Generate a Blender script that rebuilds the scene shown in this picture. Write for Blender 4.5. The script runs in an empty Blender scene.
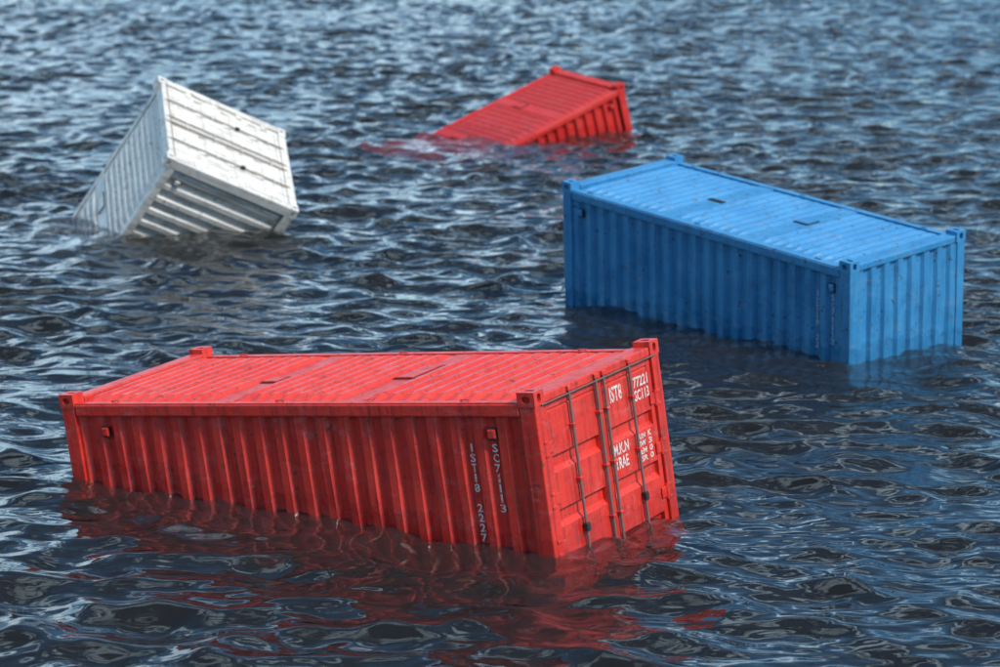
import bpy, bmesh, math, random
import numpy as np
from mathutils import Vector, Matrix, Euler

R = math.radians
random.seed(7)
scene = bpy.context.scene
COL = scene.collection

# ------------------------------------------------------------------ camera
cam_d = bpy.data.cameras.new('camera')
cam = bpy.data.objects.new('camera', cam_d)
COL.objects.link(cam)
cam.location = (0.0, 0.0, 7.361)
cam.rotation_euler = (R(90 - 11.038), 0, 0)
cam_d.sensor_width = 36.0
cam_d.lens = 36.0 * 2.6928
cam_d.clip_start = 0.5
cam_d.clip_end = 9000
cam_d.dof.use_dof = True
cam_d.dof.focus_distance = 27.5
cam_d.dof.aperture_fstop = 1.35
scene.camera = cam

# ------------------------------------------------------------------ sky, sun
SUN_EL, SUN_AZ = 45.0, 133.0       # azimuth clockwise from +Y (the view direction): right and a little behind
world = bpy.data.worlds.new('World')
scene.world = world
world.use_nodes = True
wn, wl = world.node_tree.nodes, world.node_tree.links
wn.clear()
w_out = wn.new('ShaderNodeOutputWorld')
w_bg = wn.new('ShaderNodeBackground')
w_bg.inputs['Strength'].default_value = 0.115
sky = wn.new('ShaderNodeTexSky')
sky.sky_type = 'NISHITA'
sky.sun_disc = False
sky.sun_elevation = R(SUN_EL)
sky.sun_rotation = R(SUN_AZ)
sky.air_density = 0.7
sky.dust_density = 0.1
sky.ozone_density = 3.0
# broken cloud, the same over the whole sky
tc = wn.new('ShaderNodeTexCoord')
mp = wn.new('ShaderNodeMapping'); mp.inputs['Scale'].default_value = (1.0, 1.0, 2.2)
cn = wn.new('ShaderNodeTexNoise'); cn.inputs['Scale'].default_value = 3.8
cn.inputs['Detail'].default_value = 3.0; cn.inputs['Roughness'].default_value = 0.55
cr = wn.new('ShaderNodeValToRGB')
cr.color_ramp.elements[0].position = 0.515; cr.color_ramp.elements[0].color = (0, 0, 0, 1)
cr.color_ramp.elements[1].position = 0.62; cr.color_ramp.elements[1].color = (1, 1, 1, 1)
cm = wn.new('ShaderNodeMix'); cm.data_type = 'RGBA'
cm.inputs['B'].default_value = (9.0, 11.8, 13.8, 1)
wl.new(tc.outputs['Generated'], mp.inputs['Vector'])
wl.new(mp.outputs['Vector'], cn.inputs['Vector'])
wl.new(cn.outputs['Fac'], cr.inputs['Fac'])
wl.new(cr.outputs['Color'], cm.inputs['Factor'])
hs = wn.new('ShaderNodeHueSaturation'); hs.inputs['Saturation'].default_value = 1.18; hs.inputs['Hue'].default_value = 0.488
wl.new(sky.outputs['Color'], hs.inputs['Color'])
wl.new(hs.outputs['Color'], cm.inputs['A'])
wl.new(cm.outputs['Result'], w_bg.inputs['Color'])
wl.new(w_bg.outputs['Background'], w_out.inputs['Surface'])

sun_d = bpy.data.lights.new('sun', 'SUN')
sun_d.energy = 3.1
sun_d.angle = R(10)
sun_d.color = (1.0, 0.955, 0.89)
sun = bpy.data.objects.new('sun', sun_d)
COL.objects.link(sun)
_d = Vector((math.sin(R(SUN_AZ)) * math.cos(R(SUN_EL)), math.cos(R(SUN_AZ)) * math.cos(R(SUN_EL)), math.sin(R(SUN_EL))))
sun.rotation_euler = _d.to_track_quat('Z', 'Y').to_euler()
sun.location = _d * 60

vs = scene.view_settings
vs.view_transform = 'Standard'
vs.look = 'None'
vs.exposure = 0.48
vs.gamma = 1.0
vs.use_curve_mapping = False
scene.cycles.use_denoising = True
scene.cycles.max_bounces = 6
scene.cycles.transmission_bounces = 4
scene.cycles.caustics_reflective = False
scene.cycles.caustics_refractive = True
scene.cycles.sample_clamp_indirect = 6.0

# ------------------------------------------------------------------ material helpers
def new_mat(name):
    m = bpy.data.materials.new(name)
    m.use_nodes = True
    n, l = m.node_tree.nodes, m.node_tree.links
    n.clear()
    out = n.new('ShaderNodeOutputMaterial')
    return m, n, l, out

def noise(n, l, vec, scale, detail=4.0, rough=0.55, mscale=None, loc=None):
    if mscale is not None or loc is not None:
        mpn = n.new('ShaderNodeMapping')
        if mscale is not None: mpn.inputs['Scale'].default_value = mscale
        if loc is not None: mpn.inputs['Location'].default_value = loc
        l.new(vec, mpn.inputs['Vector'])
        vec = mpn.outputs['Vector']
    t = n.new('ShaderNodeTexNoise')
    t.inputs['Scale'].default_value = scale
    t.inputs['Detail'].default_value = detail
    t.inputs['Roughness'].default_value = rough
    l.new(vec, t.inputs['Vector'])
    return t.outputs['Fac']

def ramp(n, l, fac, a, b, lo=0.0, hi=1.0):
    mr = n.new('ShaderNodeMapRange')
    mr.inputs['From Min'].default_value = a
    mr.inputs['From Max'].default_value = b
    mr.inputs['To Min'].default_value = lo
    mr.inputs['To Max'].default_value = hi
    l.new(fac, mr.inputs['Value'])
    return mr.outputs['Result']

def mixc(n, l, fac, a, b):
    m = n.new('ShaderNodeMix'); m.data_type = 'RGBA'
    for sock, v in (('Factor', fac), ('A', a), ('B', b)):
        if hasattr(v, 'is_linked'): l.new(v, m.inputs[sock])
        elif sock == 'Factor': m.inputs[sock].default_value = v
        else: m.inputs[sock].default_value = (*v, 1)
    return m.outputs['Result']

def math_n(n, l, op, a, b):
    m = n.new('ShaderNodeMath'); m.operation = op
    for i, v in enumerate((a, b)):
        if hasattr(v, 'is_linked'): l.new(v, m.inputs[i])
        else: m.inputs[i].default_value = v
    return m.outputs[0]

def paint(name, col, fade, stain, streak_amt=0.5, spot_amt=0.6, chip=(0.09, 0.04, 0.025), rough=0.40, seed=0.0):
    """weathered container enamel: faded patches, run-down streaks, chips and rust spots"""
    m, n, l, out = new_mat(name)
    p = n.new('ShaderNodeBsdfPrincipled')
    t = n.new('ShaderNodeTexCoord')
    v = t.outputs['Object']
    big = noise(n, l, v, 1.3, 5, 0.6, loc=(seed, seed * 2, 0))
    c = mixc(n, l, ramp(n, l, big, 0.38, 0.68, 0, 0.75), col, fade)
    blot = noise(n, l, v, 5.5, 6, 0.65, loc=(seed + 9, 3, 1))
    c = mixc(n, l, ramp(n, l, blot, 0.52, 0.70, 0, 0.5), c, stain)
    st = noise(n, l, v, 1.0, 5, 0.6, mscale=(16, 16, 0.9), loc=(seed, 0, 4))
    # water runs down upright faces only
    nz = n.new('ShaderNodeSeparateXYZ'); l.new(t.outputs['Normal'], nz.inputs[0])
    up = math_n(n, l, 'SUBTRACT', 1.0, math_n(n, l, 'ABSOLUTE', nz.outputs['Z'], 0.0))
    c = mixc(n, l, math_n(n, l, 'MULTIPLY', ramp(n, l, st, 0.50, 0.70, 0, streak_amt), up), c, stain)
    sc = noise(n, l, v, 3.0, 8, 0.78, mscale=(1, 1, 2.2), loc=(seed + 5, 1, 8))
    pale = tuple(min(1.0, 0.62 * a + 0.10) for a in fade)
    c = mixc(n, l, ramp(n, l, sc, 0.54, 0.68, 0, 0.55), c, pale)
    sp = noise(n, l, v, 11, 3, 0.6, loc=(seed + 2, 7, 3))
    spm = ramp(n, l, sp, 0.645, 0.69, 0, spot_amt)
    c = mixc(n, l, spm, c, chip)
    rr = noise(n, l, v, 1.0, 4, 0.6, mscale=(9, 9, 0.55), loc=(seed + 31, 6, 2))
    c = mixc(n, l, math_n(n, l, 'MULTIPLY', ramp(n, l, rr, 0.60, 0.70, 0, 0.55), up), c, chip)
    fine = noise(n, l, v, 60, 2, 0.5)
    c = mixc(n, l, ramp(n, l, fine, 0.45, 0.8, 0, 0.18), c, stain)
    # splashed wet steel along the waterline: a ragged edge, deeper colour and gloss
    ge = n.new('ShaderNodeNewGeometry')
    gz = n.new('ShaderNodeSeparateXYZ'); l.new(ge.outputs['Position'], gz.inputs[0])
    wz = math_n(n, l, 'ADD', gz.outputs['Z'], math_n(n, l, 'MULTIPLY', noise(n, l, v, 4.5, 4, 0.65, loc=(3, seed, 5)), -0.55))
    wet = ramp(n, l, wz, -0.10, -0.02, 1, 0)
    c = mixc(n, l, math_n(n, l, 'MULTIPLY', wet, 0.25), c, stain)
    l.new(c, p.inputs['Base Color'])
    rgh = math_n(n, l, 'ADD', ramp(n, l, blot, 0.3, 0.8, rough - 0.08, rough + 0.16), spm)
    l.new(math_n(n, l, 'MULTIPLY', rgh, ramp(n, l, wet, 0, 1, 1.0, 0.45)), p.inputs['Roughness'])
    b = n.new('ShaderNodeBump'); b.inputs['Strength'].default_value = 0.25; b.inputs['Distance'].default_value = 0.02
    l.new(math_n(n, l, 'ADD', noise(n, l, v, 7, 3), math_n(n, l, 'MULTIPLY', fine, 0.06)), b.inputs['Height'])
    l.new(b.outputs['Normal'], p.inputs['Normal'])
    l.new(p.outputs['BSDF'], out.inputs['Surface'])
    return m

def plain(name, col, rough=0.6, metal=0.0, var=0.3):
    m, n, l, out = new_mat(name)
    p = n.new('ShaderNodeBsdfPrincipled')
    t = n.new('ShaderNodeTexCoord')
    f = noise(n, l, t.outputs['Object'], 9, 5, 0.65)
    c = mixc(n, l, ramp(n, l, f, 0.35, 0.75, 0, 1), col, tuple(x * (1 - var) for x in col))
    l.new(c, p.inputs['Base Color'])
    p.inputs['Roughness'].default_value = rough
    p.inputs['Metallic'].default_value = metal
    l.new(p.outputs['BSDF'], out.inputs['Surface'])
    return m

def stencil(name, col):
    """stencilled paint, thin and worn through in places"""
    m, n, l, out = new_mat(name)
    p = n.new('ShaderNodeBsdfPrincipled')
    t = n.new('ShaderNodeTexCoord')
    f = noise(n, l, t.outputs['Object'], 22, 4, 0.6)
    tr = n.new('ShaderNodeBsdfTransparent')
    mx = n.new('ShaderNodeMixShader')
    p.inputs['Base Color'].default_value = (*col, 1)
    p.inputs['Roughness'].default_value = 0.6
    l.new(ramp(n, l, f, 0.52, 0.66, 0, 0.85), mx.inputs[0])
    l.new(p.outputs['BSDF'], mx.inputs[1]); l.new(tr.outputs[0], mx.inputs[2])
    l.new(mx.outputs[0], out.inputs['Surface'])
    return m

M_RED = paint('red_enamel', (0.62, 0.028, 0.018), (0.66, 0.050, 0.032), (0.22, 0.012, 0.012), 0.75, 0.7, seed=0)
M_RED2 = paint('distant_red_enamel', (0.56, 0.020, 0.015), (0.55, 0.032, 0.025), (0.32, 0.014, 0.014), 0.35, 0.4, seed=4)
M_BLUE = paint('blue_enamel', (0.026, 0.195, 0.42), (0.055, 0.265, 0.50), (0.015, 0.085, 0.18), 0.5, 0.85, chip=(0.05, 0.045, 0.06), seed=11)
M_WHITE = paint('white_enamel', (0.72, 0.685, 0.63), (0.62, 0.60, 0.56), (0.25, 0.19, 0.135), 0.8, 0.95, chip=(0.22, 0.14, 0.09), seed=17)
M_STEEL = plain('galvanised_bar', (0.21, 0.135, 0.12), 0.45, 0.3)
M_RUBBER = plain('black_rubber', (0.02, 0.018, 0.018), 0.7)
M_TEXT = stencil('stencil_white', (0.62, 0.55, 0.51))
M_TEXT_B = stencil('stencil_faded', (0.30, 0.45, 0.60))
M_FLOOR = plain('underfloor', (0.10, 0.06, 0.045), 0.8)
M_DIRT = plain('grimy_bar', (0.26, 0.20, 0.16), 0.6, 0.2)

# ------------------------------------------------------------------ water
def axis_lines(lo_far, lo, hi, hi_far, step, g_lo, g_hi):
    a = list(np.arange(lo, hi + step * 0.5, step))
    x, s, up = a[-1], step, []
    while x < hi_far:
        s = min(step + (x - hi) * g_hi if x - hi < 90 else s * 1.12, 200)
        s = max(s, step); x += s; up.append(x)
    x, s, dn = a[0], step, []
    while x > lo_far:
        s = min(step + (lo - x) * g_lo if lo - x < 60 else s * 1.12, 200)
        s = max(s, step); x -= s; dn.append(x)
    return np.array(dn[::-1] + a + up)

def build_water():
    rng = np.random.default_rng(21)
    xs = axis_lines(-2500, -9.0, 9.0, 2500, 0.055, 0.011, 0.011)
    ys = axis_lines(-900, 20.0, 42.0, 3500, 0.055, 0.03, 0.0026)
    nx, ny = len(xs), len(ys)
    X, Y = np.meshgrid(xs, ys)
    sx = np.gradient(xs)[None, :]; sy = np.gradient(ys)[:, None]
    X0, Y0 = X.astype(np.float64).copy(), Y.astype(np.float64).copy()
    Z = np.zeros_like(X0); DX = np.zeros_like(X0); DY = np.zeros_like(X0)
    fade = np.clip((700 - np.hypot(X0, Y0)) / 500, 0, 1)
    # local gustiness so that calm and rough patches alternate
    gust = 1.0 + 0.20 * np.sin(X0 * 0.31 + 1.7 * np.sin(Y0 * 0.13)) * np.sin(Y0 * 0.21 + 0.6) + 0.14 * np.sin(X0 * 0.83 + Y0 * 0.37) * np.sin(Y0 * 0.58 - X0 * 0.29 + 2.0)
    comps = []
    for i in range(130):
        lam = 10 ** rng.uniform(math.log10(0.22), math.log10(4.2))
        # slope carried per component: hump near 1.3 m
        s = 0.0375 * math.exp(-((math.log(lam / 0.88)) / 0.66) ** 2) + 0.0062
        th = R(-97) + rng.normal(0, R(42)) + (R(180) if rng.random() < 0.12 else 0)
        comps.append((lam, s * rng.uniform(0.6, 1.4), th, rng.uniform(0, 2 * math.pi)))
    for lam, s, th, ph in comps:
        k = 2 * math.pi / lam
        kx, ky = math.cos(th), math.sin(th)
        # the mesh carries a wave only where its lines are close enough for it
        att = np.clip((lam / np.maximum(sx * abs(kx) + 1e-3, sy * abs(ky) + 1e-3) - 2.2) / 2.0, 0, 1)
        a = s / k * att * fade * gust
        arg = k * (kx * X0 + ky * Y0) + ph
        Z += a * np.cos(arg)
        sn = a * np.sin(arg) * 0.9
        DX -= kx * sn; DY -= ky * sn
    X = X0 + DX; Y = Y0 + DY
    Z[0, :] = Z[-1, :] = 0; Z[:, 0] = Z[:, -1] = 0
    co = np.stack([X, Y, Z], -1).reshape(-1, 3)
    idx = np.arange(nx * ny).reshape(ny, nx)
    q = np.stack([idx[:-1, :-1], idx[:-1, 1:], idx[1:, 1:], idx[1:, :-1]], -1).reshape(-1, 4)
    # close the body of water underneath
    c4 = [idx[0, 0], idx[0, -1], idx[-1, -1], idx[-1, 0]]
    base = len(co)
    low = co[c4].copy(); low[:, 2] = -9.0
    co = np.concatenate([co, low])
    b = [base + i for i in range(4)]
    extra = [[c4[1], c4[0], b[0], b[1]], [c4[2], c4[1], b[1], b[2]], [c4[3], c4[2], b[2], b[3]], [c4[0], c4[3], b[3], b[0]],
             [b[3], b[2], b[1], b[0]]]
    q = np.concatenate([q, np.array(extra)])
    me = bpy.data.meshes.new('water')
    me.vertices.add(len(co)); me.vertices.foreach_set('co', co.astype(np.float32).ravel())
    me.loops.add(len(q) * 4); me.loops.foreach_set('vertex_index', q.astype(np.int32).ravel())
    me.polygons.add(len(q))
    me.polygons.foreach_set('loop_start', np.arange(0, len(q) * 4, 4, dtype=np.int32))
    me.polygons.foreach_set('loop_total', np.full(len(q), 4, dtype=np.int32))
    sm = np.ones(len(q), dtype=bool); sm[-5:] = False
    me.polygons.foreach_set('use_smooth', sm)
    me.update(calc_edges=True)
    o = bpy.data.objects.new('water', me)
    COL.objects.link(o)
    o['kind'] = 'structure'
    o['label'] = 'dark blue-grey choppy water all around the containers'
    m, n, l, out = new_mat('sea_water')
    p = n.new('ShaderNodeBsdfPrincipled')
    t = n.new('ShaderNodeTexCoord')
    v = t.outputs['Object']
    p.inputs['Base Color'].default_value = (0.092, 0.089, 0.086, 1)
    p.inputs['Roughness'].default_value = 0.012
    p.inputs['IOR'].default_value = 1.333
    # partly clear: what lies just under the surface shows through
    rf = n.new('ShaderNodeBsdfPrincipled')
    rf.inputs['Base Color'].default_value = (0.9, 0.93, 0.95, 1)
    rf.inputs['Roughness'].default_value = 0.012
    rf.inputs['IOR'].default_value = 1.333
    rf.inputs['Transmission Weight'].default_value = 1.0
    mx = n.new('ShaderNodeMixShader'); mx.inputs[0].default_value = 0.86
    h1 = noise(n, l, v, 2.6, 1.0, 0.4, mscale=(0.62, 1.0, 1.0))
    h2 = noise(n, l, v, 8.0, 0.5, 0.4, mscale=(0.6, 1.0, 1.0))
    hh = math_n(n, l, 'ADD', math_n(n, l, 'MULTIPLY', h1, 1.0), math_n(n, l, 'MULTIPLY', h2, 0.16))
    b = n.new('ShaderNodeBump'); b.inputs['Strength'].default_value = 1.0; b.inputs['Distance'].default_value = 0.07
    l.new(hh, b.inputs['Height'])
    l.new(b.outputs['Normal'], p.inputs['Normal']); l.new(b.outputs['Normal'], rf.inputs['Normal'])
    l.new(p.outputs[0], mx.inputs[1]); l.new(rf.outputs[0], mx.inputs[2])
    l.new(mx.outputs[0], out.inputs['Surface'])
    va = n.new('ShaderNodeVolumeAbsorption')
    va.inputs['Color'].default_value = (0.55, 0.62, 0.66, 1)
    va.inputs['Density'].default_value = 0.6
    l.new(va.outputs[0], out.inputs['Volume'])
    me.materials.append(m)
    return o

build_water()

# ------------------------------------------------------------------ mesh helpers
def link(name, bm_or_me, mat, parent, smooth=False):
    if isinstance(bm_or_me, bmesh.types.BMesh):
        me = bpy.data.meshes.new(name)
        bmesh.ops.recalc_face_normals(bm_or_me, faces=bm_or_me.faces)
        bm_or_me.to_mesh(me); bm_or_me.free()
    else:
        me = bm_or_me
    if mat and not me.materials: me.materials.append(mat)
    if smooth:
        for f in me.polygons: f.use_smooth = True
    o = bpy.data.objects.new(name, me)
    COL.objects.link(o)
    o.parent = parent
    return o

def add_box(bm, x0, x1, y0, y1, z0, z1, bev=0.0, seg=2):
    x0, x1 = sorted((x0, x1)); y0, y1 = sorted((y0, y1)); z0, z1 = sorted((z0, z1))
    t = bmesh.new()
    vs_ = [t.verts.new(c) for c in ((x0, y0, z0), (x1, y0, z0), (x1, y1, z0), (x0, y1, z0),
                                    (x0, y0, z1), (x1, y0, z1), (x1, y1, z1), (x0, y1, z1))]
    for f in ((3, 2, 1, 0), (4, 5, 6, 7), (0, 1, 5, 4), (1, 2, 6, 5), (2, 3, 7, 6), (3, 0, 4, 7)):
        t.faces.new([vs_[i] for i in f])
    if bev > 0:
        bmesh.ops.bevel(t, geom=t.edges[:], offset=bev, segments=seg, profile=0.6, affect='EDGES')
    merge(bm, t)

def merge(bm, t):
    me = bpy.data.meshes.new('tmp')
    t.to_mesh(me); t.free()
    bm.from_mesh(me)
    bpy.data.meshes.remove(me)

def box(name, mat, parent, *a, bev=0.012, seg=2):
    bm = bmesh.new(); add_box(bm, *a, bev=bev, seg=seg)
    return link(name, bm, mat, parent)

def add_rod(bm, a, b, r, seg=10):
    a, b = Vector(a), Vector(b)
    d = (b - a); qn = d.to_track_quat('Z', 'Y')
    ra, rb = [], []
    for i in range(seg):
        o = qn @ Vector((math.cos(2 * math.pi * i / seg) * r, math.sin(2 * math.pi * i / seg) * r, 0))
        ra.append(bm.verts.new(a + o)); rb.append(bm.verts.new(b + o))
    for i in range(seg):
        j = (i + 1) % seg
        bm.faces.new((ra[i], ra[j], rb[j], rb[i]))
    bm.faces.new(ra[::-1]); bm.faces.new(rb)

def corrugated(name, mat, parent, u0, u1, v0, v1, pitch, phase, depth, flat_in, slope, to3, rows=10,
               taper=0.07, dent=0.006, seed=1, raised=False):
    """folded sheet: trapezoid ribs along v, pitched along u. to3(u, v, d) places it; d = 0 on the outer plane,
    negative inward. The ribs run out into a flat margin at both v ends."""
    rg = np.random.default_rng(seed)
    us = [u0]
    kmin = int(math.floor((u0 - phase) / pitch)) - 1
    kmax = int(math.ceil((u1 - phase) / pitch)) + 1
    prof = []
    for k in range(kmin, kmax + 1):
        c = phase + k * pitch
        prof += [(c - flat_in / 2 - slope, 0.0), (c - flat_in / 2, -1.0), (c + flat_in / 2, -1.0), (c + flat_in / 2 + slope, 0.0)]
    prof = [p for p in prof if u0 + 0.012 < p[0] < u1 - 0.012]
    prof = [(u0, prof[0][1])] + prof + [(u1, prof[-1][1])]
    vlist = [v0, v0 + taper * 0.35, v0 + taper] + list(np.linspace(v0 + taper, v1 - taper, rows + 1)[1:-1]) + [v1 - taper, v1 - taper * 0.35, v1]
    ph = rg.uniform(0, 6.28, 12); fr = rg.uniform(0.5, 3.2, 12); fr2 = rg.uniform(0.5, 3.2, 12)
    bm = bmesh.new()
    grid = []
    for v in vlist:
        e = min(v - v0, v1 - v)
        edge = 0.0 if e < taper * 0.3 else (0.36 if e < taper * 0.9 else 1.0)
        row = []
        for (u, s) in prof:
            w = sum(math.sin(fr[i] * u * 2 + fr2[i] * v * 2.3 + ph[i]) for i in range(12)) / 12
            if raised:
                d = (1.0 + s) * depth * edge          # ribs stand proud of the sheet
            else:
                d = -depth * (1 - edge) + s * depth * edge
            d += w * dent * 2 * edge
            row.append(bm.verts.new(to3(u, v, d)))
        grid.append(row)
    for a, b in zip(grid[:-1], grid[1:]):
        for i in range(len(a) - 1):
            bm.faces.new((a[i], a[i + 1], b[i + 1], b[i]))
    return link(name, bm, mat, parent)

_cast_cache = {}
def casting_mesh(mat):
    """corner fitting block with oval holes through its three outer faces (+x, +y, +z outward)"""
    key = mat.name
    if key in _cast_cache: return _cast_cache[key]
    a, b, c = 0.205, 0.180, 0.150
    bm = bmesh.new()
    def face(org, du, dv, lu, lv, hole_u, hole_v):
        org, du, dv = Vector(org), Vector(du), Vector(dv)
        nrm = du.cross(dv)
        if hole_u <= 0:
            bm.faces.new([bm.verts.new(org + du * x + dv * y) for x, y in ((0, 0), (lu, 0), (lu, lv), (0, lv))]); return
        n = 16
        cu, cv = lu * 0.5, lv * 0.5
        outer, inner, deep = [], [], []
        for i in range(n):
            t = 2 * math.pi * (i + 0.5) / n
            ct, st = math.cos(t), math.sin(t)
            k = min(cu / abs(ct), cv / abs(st))
            corner = None
            outer.append(bm.verts.new(org + du * (cu + ct * k) + dv * (cv + st * k)))
            pu, pv = math.copysign(abs(ct) ** 0.7, ct) * hole_u, math.copysign(abs(st) ** 0.7, st) * hole_v
            inner.append(bm.verts.new(org + du * (cu + pu) + dv * (cv + pv)))
            deep.append(bm.verts.new(org + du * (cu + pu) + dv * (cv + pv) - nrm * 0.05))
        for i in range(n):
            j = (i + 1) % n
            bm.faces.new((outer[i], outer[j], inner[j], inner[i]))
            bm.faces.new((inner[i], inner[j], deep[j], deep[i]))
        bm.faces.new(deep)
        cs = [org, org + du * lu, org + du * lu + dv * lv, org + dv * lv]
        for cpt in cs:                                   # fill the corner slivers
            near = sorted(range(n), key=lambda i: (outer[i].co - cpt).length)[:2]
            vv = bm.verts.new(cpt)
            bm.faces.new((outer[near[0]], outer[near[1]], vv))
    # block spans 0..-a etc: outer corner at the origin
    face((0, -b, -c), (0, 1, 0), (0, 0, 1), b, c, 0.034, 0.050)      # +x
    face((0, 0, -c), (-1, 0, 0), (0, 0, 1), a, c, 0.050, 0.034)      # +y
    face((-a, -b, 0), (1, 0, 0), (0, 1, 0), a, b, 0.060, 0.032)      # +z
    face((-a, 0, -c), (0, -1, 0), (0, 0, 1), b, c, 0, 0)             # -x
    face((-a, -b, -c), (1, 0, 0), (0, 0, 1), a, c, 0, 0)             # -y
    face((-a, 0, -c), (1, 0, 0), (0, -1, 0), a, b, 0, 0)             # -z
    bmesh.ops.remove_doubles(bm, verts=bm.verts, dist=0.0005)
    me = bpy.data.meshes.new('corner_casting')
    bm.normal_update()
    bm.to_mesh(me); bm.free()
    me.materials.append(mat)
    _cast_cache[key] = me
    return me

def text_mesh(body, height, width=None, spacing=1.0):
    """lettering as a flat mesh, lower left corner at 0,0, fitted to height x width"""
    cu = bpy.data.curves.new('t', 'FONT')
    cu.body = body
    cu.space_character = spacing
    cu.offset = 0.022
    cu.resolution_u = 2
    o = bpy.data.objects.new('t', cu)
    COL.objects.link(o)
    dg = bpy.context.evaluated_depsgraph_get()
    me = bpy.data.meshes.new_from_object(o.evaluated_get(dg))
    bpy.data.objects.remove(o); bpy.data.curves.remove(cu)
    co = np.empty(len(me.vertices) * 3, np.float32); me.vertices.foreach_get('co', co)
    co = co.reshape(-1, 3)
    lo, hi = co.min(0), co.max(0)
    pts = (co - lo)
    sy_ = height / max(hi[1] - lo[1], 1e-6)
    sx_ = sy_ if width is None else width / max(hi[0] - lo[0], 1e-6)
    pts[:, 0] *= sx_; pts[:, 1] *= sy_
    faces = [tuple(p.vertices) for p in me.polygons]
    bpy.data.meshes.remove(me)
    return pts, faces

def lettering(items, mat, parent, place):
    """items: (string, u, v, height, width): one object; place(u, v) -> point on the painted surface"""
    V, F = [], []
    for s, u, v, h, w in items:
        p, f = text_mesh(s, h, w)
        off = len(V)
        V += [tuple(place(u + a[0], v + a[1])) for a in p]
        F += [tuple(i + off for i in q) for q in f]
    me = bpy.data.meshes.new('lettering')
    me.from_pydata(V, [], F); me.update()
    me.materials.append(mat)
    o = bpy.data.objects.new('lettering', me)
    COL.objects.link(o); o.parent = parent
    return o

# ------------------------------------------------------------------ containers
PITCH = 0.285

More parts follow.
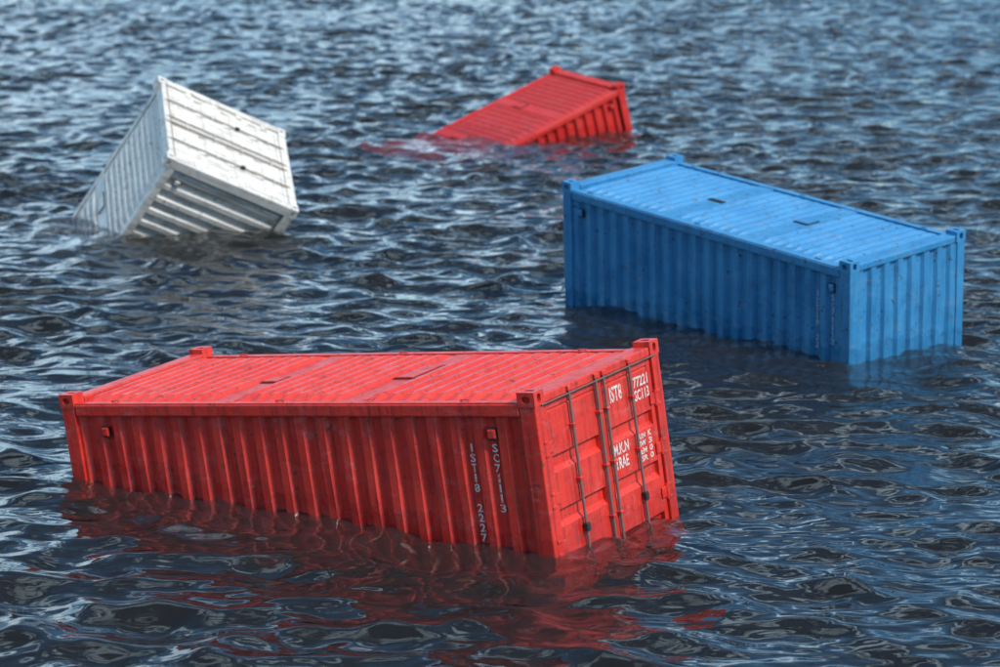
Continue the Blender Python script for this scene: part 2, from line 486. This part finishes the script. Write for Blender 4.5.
def container(label, dims, centre, rot_deg, mat, door_end, bar_mat, side_text=None, door_text=False, text_mat=None, seed=1,
              hatches=(), strips=(-0.92, 0.82), ribs=(0.042, 0.30, 0.22)):
    L_, W_, H_ = dims
    hx, hy = L_ / 2, W_ / 2
    rot = Euler([R(a) for a in rot_deg], 'XYZ')
    root = bpy.data.objects.new('shipping_container', None)
    COL.objects.link(root)
    root.empty_display_size = 0.5
    root.rotation_euler = rot
    root.location = Vector(centre) - rot.to_matrix() @ Vector((0, 0, H_ / 2))
    root['label'] = label
    root['category'] = 'shipping container'
    root['group'] = 'shipping containers adrift in the water'
    E = door_end
    # corner castings: outer corner sits on the corner of the box
    cme = casting_mesh(mat)
    for sx in (-1, 1):
        for sy in (-1, 1):
            for top in (0, 1):
                o = link('corner_casting', cme, None, root)
                o.location = (sx * (hx + 0.006), sy * (hy + 0.006), H_ + 0.006 if top else -0.006)
                o.scale = (sx, sy, 1 if top else -1)
    zt = H_ - 0.145                      # underside of the top castings
    # posts
    for sx in (-1, 1):
        for sy in (-1, 1):
            bm = bmesh.new()
            add_box(bm, sx * (hx - 0.19), sx * (hx - 0.004), sy * (hy - 0.055), sy * hy, 0.146, zt - 0.001, bev=0.010)
            add_box(bm, sx * (hx - 0.085), sx * hx, sy * (hy - 0.150), sy * (hy - 0.004), 0.146, zt - 0.001, bev=0.010)
            link('corner_post', bm, mat, root)
    # rails along the length
    for sy in (-1, 1):
        bm = bmesh.new()
        add_box(bm, -(hx - 0.200), hx - 0.200, sy * (hy - 0.075), sy * hy, H_ - 0.245, H_ - 0.112, bev=0.018, seg=3)
        add_box(bm, -(hx - 0.203), hx - 0.203, sy * (hy - 0.110), sy * (hy - 0.012), H_ - 0.118, H_ - 0.098, bev=0.005)
        link('top_side_rail', bm, mat, root)
        for lx in (-2.42, -0.1, 2.28):           # lashing rings on the rail
            bm = bmesh.new()
            yr = sy * (hy - 0.085)
            add_rod(bm, (lx - 0.05, yr, H_ - 0.105), (lx - 0.045, yr, H_ - 0.082), 0.009, 6)
            add_rod(bm, (lx - 0.05, yr, H_ - 0.083), (lx + 0.05, yr, H_ - 0.083), 0.009, 6)
            add_rod(bm, (lx + 0.045, yr, H_ - 0.082), (lx + 0.05, yr, H_ - 0.105), 0.009, 6)
            link('lashing_ring', bm, mat, root)
        box('bottom_side_rail', mat, root, -(hx - 0.195), hx - 0.195, sy * (hy - 0.08), sy * hy, 0.01, 0.17, bev=0.014)
    # headers and sills across the ends
    for sx in (-1, 1):
        bm = bmesh.new()
        add_box(bm, sx * (hx - 0.215), sx * (hx - 0.004), -(hy - 0.175), hy - 0.175, H_ - 0.150, H_ - 0.048, bev=0.022, seg=3)
        link('end_header', bm, mat, root)
        box('end_sill', mat, root, sx * (hx - 0.16), sx * hx, -(hy - 0.17), hy - 0.17, 0.01, 0.16, bev=0.012)
    box('floor', M_FLOOR, root, -(hx - 0.165), hx - 0.165, -(hy - 0.082), hy - 0.082, 0.05, 0.15, bev=0.0)
    # side walls, ribs upright
    for sy in (-1, 1):
        w = corrugated('side_wall', mat, root, -(hx - 0.185), hx - 0.185, 0.168, H_ - 0.130, PITCH, 2.28, 0.066, 0.105, 0.042,
                       lambda u, v, d, sy=sy: (u, sy * (hy - 0.034 + d), v), rows=12, taper=0.10, dent=0.008, seed=seed + sy)
        for vx in (-2.59, 2.59):
            # hooded ventilator
            bm = bmesh.new()
            add_box(bm, vx - 0.045, vx + 0.045, sy * (hy - 0.060), sy * (hy - 0.008), H_ - 0.475, H_ - 0.375, bev=0.016, seg=2)
            vt = link('ventilator', bm, mat, w)
            bm = bmesh.new()
            add_box(bm, vx - 0.056, vx + 0.050, sy * (hy - 0.062), sy * (hy - 0.030), H_ - 0.492, H_ - 0.366, bev=0.006, seg=1)
            link('vent_seal', bm, M_RUBBER, w)
        if sy == -1 and side_text:
            for ux, s, ztop in side_text:
                its, zz = [], ztop
                for ch in s:
                    if ch != ' ':
                        nar = ch in 'I1'
                        its.append((ch, ux - (0.012 if nar else 0.034), zz - 0.088, 0.088, 0.024 if nar else 0.068))
                    zz -= 0.1045
                lettering(its, text_mat, w, lambda u, v: (u, -(hy - 0.034 - 0.066 + 0.012), v))
    # roof: three ribbed sheets and two flat plates between them
    zr = H_ - 0.128
    xs_ = [-(hx - 0.21), strips[0] - 0.155, strips[0] + 0.155, strips[1] - 0.155, strips[1] + 0.155, hx - 0.21]
    yw = hy - 0.090
    for i in range(5):
        if i % 2 == 0:
            a, b = xs_[i], xs_[i + 1]
            nr = max(3, round((b - a) / 0.192)); pt = (b - a) / nr
            corrugated('roof_panel', mat, root, a, b, -yw, yw, pt, a, ribs[0], pt * ribs[1], pt * ribs[2],
                       lambda u, v, d: (u, v, zr + d), rows=6, taper=0.22, dent=0.004, seed=seed + 30 + i, raised=True)
        else:
            pl = box('roof_plate', mat, root, xs_[i] + 0.002, xs_[i + 1] - 0.002, -yw, yw, zr - 0.012, zr + 0.018, bev=0.006)
            k = (i - 1) // 2
            if k < len(hatches):
                hx0, hy0, ax, ay, dark = hatches[k]
                z0 = zr + 0.018
                bm = bmesh.new()
                t = 0.022
                for (p0, p1, q0, q1) in ((hx0 - ax, hx0 + ax, hy0 - ay, hy0 - ay + t), (hx0 - ax, hx0 + ax, hy0 + ay - t, hy0 + ay),
                                         (hx0 - ax, hx0 - ax + t, hy0 - ay + t, hy0 + ay - t), (hx0 + ax - t, hx0 + ax, hy0 - ay + t, hy0 + ay - t)):
                    add_box(bm, p0, p1, q0, q1, z0 - 0.004, z0 + 0.012, bev=0.0)
                link('hatch_seal', bm, M_RUBBER, pl)
                lid = bmesh.new()
                add_box(lid, hx0 - ax + t + 0.003, hx0 + ax - t - 0.003, hy0 - ay + t + 0.003, hy0 + ay - t - 0.003, z0 - 0.002,
                        z0 + (0.004 if dark else 0.022), bev=0.0 if dark else 0.006)
                link('hatch_lid', lid, M_RUBBER if dark else mat, pl)
    # blank end: one ribbed sheet
    corrugated('end_wall', mat, root, -(hy - 0.148), hy - 0.148, 0.158, H_ - 0.080, 0.262, 0.0, 0.045, 0.085, 0.042,
               lambda u, v, d: (-E * (hx - 0.018 + d), u, v), rows=10, taper=0.08, dent=0.006, seed=seed + 60)
    # door end: two leaves with sunk bands
    zlo, zhi = 0.165, H_ - 0.160
    dscale = H_ / 2.591
    bands = [(1.887, 1.712), (1.335, 1.150), (0.775, 0.585)]
    xd = hx - 0.030                       # outer face of the leaves
    for sy in (-1, 1):
        y_in, y_out = 0.012, hy - 0.160
        bm = bmesh.new()
        add_box(bm, E * (xd - 0.078), E * (xd - 0.064), sy * y_in, sy * y_out, zlo, zhi)
        fr = 0.075
        add_box(bm, E * (xd - 0.064), E * xd, sy * y_in, sy * (y_in + fr), zlo, zhi, bev=0.004, seg=1)
        add_box(bm, E * (xd - 0.064), E * xd, sy * (y_out - fr), sy * y_out, zlo, zhi, bev=0.004, seg=1)
        add_box(bm, E * (xd - 0.064), E * (xd - 0.001), sy * (y_in + fr), sy * (y_out - fr), zhi - 0.07, zhi, bev=0.004, seg=1)
        add_box(bm, E * (xd - 0.064), E * (xd - 0.001), sy * (y_in + fr), sy * (y_out - fr), zlo, zlo + 0.07, bev=0.004, seg=1)
        # pressed panel: profile along z
        ya, yb = y_in + fr, y_out - fr
        prof = [(zhi - 0.068, -0.024), (zhi - 0.080, -0.022), (zhi - 0.100, -0.004)]
        for (t0, t1) in bands:
            t0 *= dscale; t1 *= dscale
            prof += [(t0, -0.004), (t0 - 0.012, -0.054), (t1 + 0.050, -0.054), (t1, -0.004)]
        prof += [(zlo + 0.09, -0.004), (zlo + 0.068, -0.024)]
        rows_ = []
        for z, d in prof:
            rows_.append([bm.verts.new((E * (xd + d), sy * yy, z)) for yy in np.linspace(ya, yb, 5)])
        for r0, r1 in zip(rows_[:-1], rows_[1:]):
            for i in range(4):
                bm.faces.new((r0[i], r0[i + 1], r1[i + 1], r1[i]))
        leaf = link('door', bm, mat, root)
        # rubber seal round the leaf
        bm = bmesh.new()
        xs0, xs1 = E * (xd - 0.042), E * (xd - 0.016)
        add_box(bm, xs0, xs1, sy * 0.002, sy * (y_in - 0.0015), zlo, zhi)
        add_box(bm, xs0, xs1, sy * (y_out + 0.0015), sy * (y_out + 0.010), zlo, zhi)
        add_box(bm, xs0, xs1, sy * 0.002, sy * (y_out + 0.010), zhi + 0.0015, zhi + 0.008)
        link('door_seal', bm, M_RUBBER, leaf)
        # locking bars
        for yb_ in (0.075, 0.590):
            y = sy * yb_
            bm = bmesh.new()
            add_rod(bm, (E * (xd + 0.034), y, 0.09), (E * (xd + 0.034), y, H_ - 0.085), 0.0155, 10)
            bar = link('locking_bar', bm, bar_mat, leaf, smooth=False)
            for zc in (0.085, H_ - 0.095):          # cam keepers on sill and header
                bm = bmesh.new()
                add_box(bm, E * (hx - 0.006), E * (hx + 0.026), y - 0.036, y + 0.036, zc - 0.026, zc + 0.026, bev=0.007, seg=1)
                link('cam_keeper', bm, mat, leaf)
            for zc in (0.42, 1.02, 1.56, 2.12):
                bm = bmesh.new()
                add_box(bm, E * (xd - 0.002), E * (xd + 0.060), y - 0.028, y + 0.028, zc * dscale - 0.016, zc * dscale + 0.016, bev=0.006, seg=1)
                link('bar_bracket', bm, mat, leaf)
            if yb_ > 0.3:                            # handle hub on the outer bar
                hz = 1.05 * dscale
                bm = bmesh.new()
                add_box(bm, E * (xd + 0.010), E * (xd + 0.070), y - 0.030, y + 0.030, hz - 0.045, hz + 0.045, bev=0.010, seg=1)
                link('handle_hub', bm, M_RUBBER, leaf)
        # hinges: strap bent round the post edge
        for hz in (0.45, 0.97, 1.46, 1.99):
            hz *= dscale
            bm = bmesh.new()
            add_box(bm, E * (xd - 0.001), E * (xd + 0.016), sy * (y_out - 0.095), sy * (y_out + 0.004), hz - 0.062, hz + 0.062, bev=0.012, seg=2)
            add_rod(bm, (E * (xd + 0.014), sy * (y_out + 0.010), hz - 0.085), (E * (xd + 0.014), sy * (y_out + 0.010), hz + 0.085), 0.020, 8)
            add_box(bm, E * (hx - 0.002), E * (hx + 0.010), sy * (y_out + 0.014), sy * (y_out + 0.085), hz - 0.085, hz - 0.052, bev=0.004, seg=1)
            add_box(bm, E * (hx - 0.002), E * (hx + 0.010), sy * (y_out + 0.014), sy * (y_out + 0.085), hz + 0.052, hz + 0.085, bev=0.004, seg=1)
            link('hinge', bm, mat, leaf)
        if sy == 1 and door_text and E == 1:
            pl_ = lambda u, v: (xd - 0.0005, u, v)
            for it in (('IST8', 0.205, 2.135, 0.165, 0.24), ('77221', 0.685, 2.175, 0.115, 0.295), ('SC113', 0.685, 2.035, 0.115, 0.295),
                       ('M.K.N', 0.150, 1.582, 0.118, 0.30), ('TRAE', 0.150, 1.432, 0.125, 0.265),
                       ('UN', 0.675, 1.630, 0.062, 0.12), ('K', 0.850, 1.630, 0.062, 0.07),
                       ('IW', 0.675, 1.550, 0.062, 0.12), ('3', 0.850, 1.550, 0.062, 0.07),
                       ('EM', 0.675, 1.470, 0.062, 0.12), ('0', 0.850, 1.470, 0.062, 0.07),
                       ('SR', 0.675, 1.390, 0.062, 0.12), ('0', 0.850, 1.390, 0.062, 0.07)):
                lettering([it], text_mat, leaf, pl_)
    # rain strip above the doors
    bm = bmesh.new()
    add_rod(bm, (E * (hx + 0.012), -(hy - 0.10), H_ - 0.146), (E * (hx + 0.012), hy - 0.10, H_ - 0.146), 0.009, 8)
    link('rain_strip', bm, bar_mat, root)
    return root

container('big red shipping container nearest the camera with white lettering on its doors',
          (6.342, 2.444, 2.591), (-1.457, 28.623, 0.108), (3.36, -7.1, -33.53), M_RED, 1, M_STEEL,
          side_text=[(2.28, 'ISTI8', 2.05), (2.28, '2227', 1.423), (2.565, 'SC71113', 2.05)], door_text=True, text_mat=M_TEXT, seed=5,
          strips=(-0.96, 0.79), ribs=(0.060, 0.36, 0.15), hatches=[(-0.97, -0.10, 0.12, 0.14, False), (0.77, 0.22, 0.135, 0.32, False)])
container('blue shipping container floating upright with its ribbed end and roof above water',
          (5.916, 2.282, 2.591), (3.722, 38.598, 0.47), (5.91, 4.71, -50.61), M_BLUE, -1, M_STEEL,
          side_text=[(2.28, 'ISTI8', 2.05), (2.28, '22', 1.423), (2.565, 'SC71113', 2.05)], text_mat=M_TEXT_B, seed=15,
          strips=(-0.82, 0.87), hatches=[(-0.82, 0.0, 0.15, 0.045, True), (0.87, 0.15, 0.14, 0.13, False)])
container('white shipping container tipped on its side with grimy doors tilted up',
          (6.058, 2.486, 2.624), (-6.487, 48.563, -0.82), (48.55, -50.53, -30.63), M_WHITE, 1, M_DIRT, seed=25,
          strips=(-0.9, 0.60), hatches=[(-0.9, 0.0, 0.14, 0.25, False), (0.60, 0.42, 0.11, 0.22, False)])
container('far red shipping container sinking with one end raised, behind the blue one',
          (6.058, 2.462, 2.591), (0.041, 61.521, -0.95), (5.33, -19.13, 36.57), M_RED2, -1, M_STEEL, seed=35,
          strips=(-0.6, 1.22), hatches=[(-0.6, 0.4, 0.14, 0.22, False), (1.22, 0.40, 0.13, 0.16, False)])
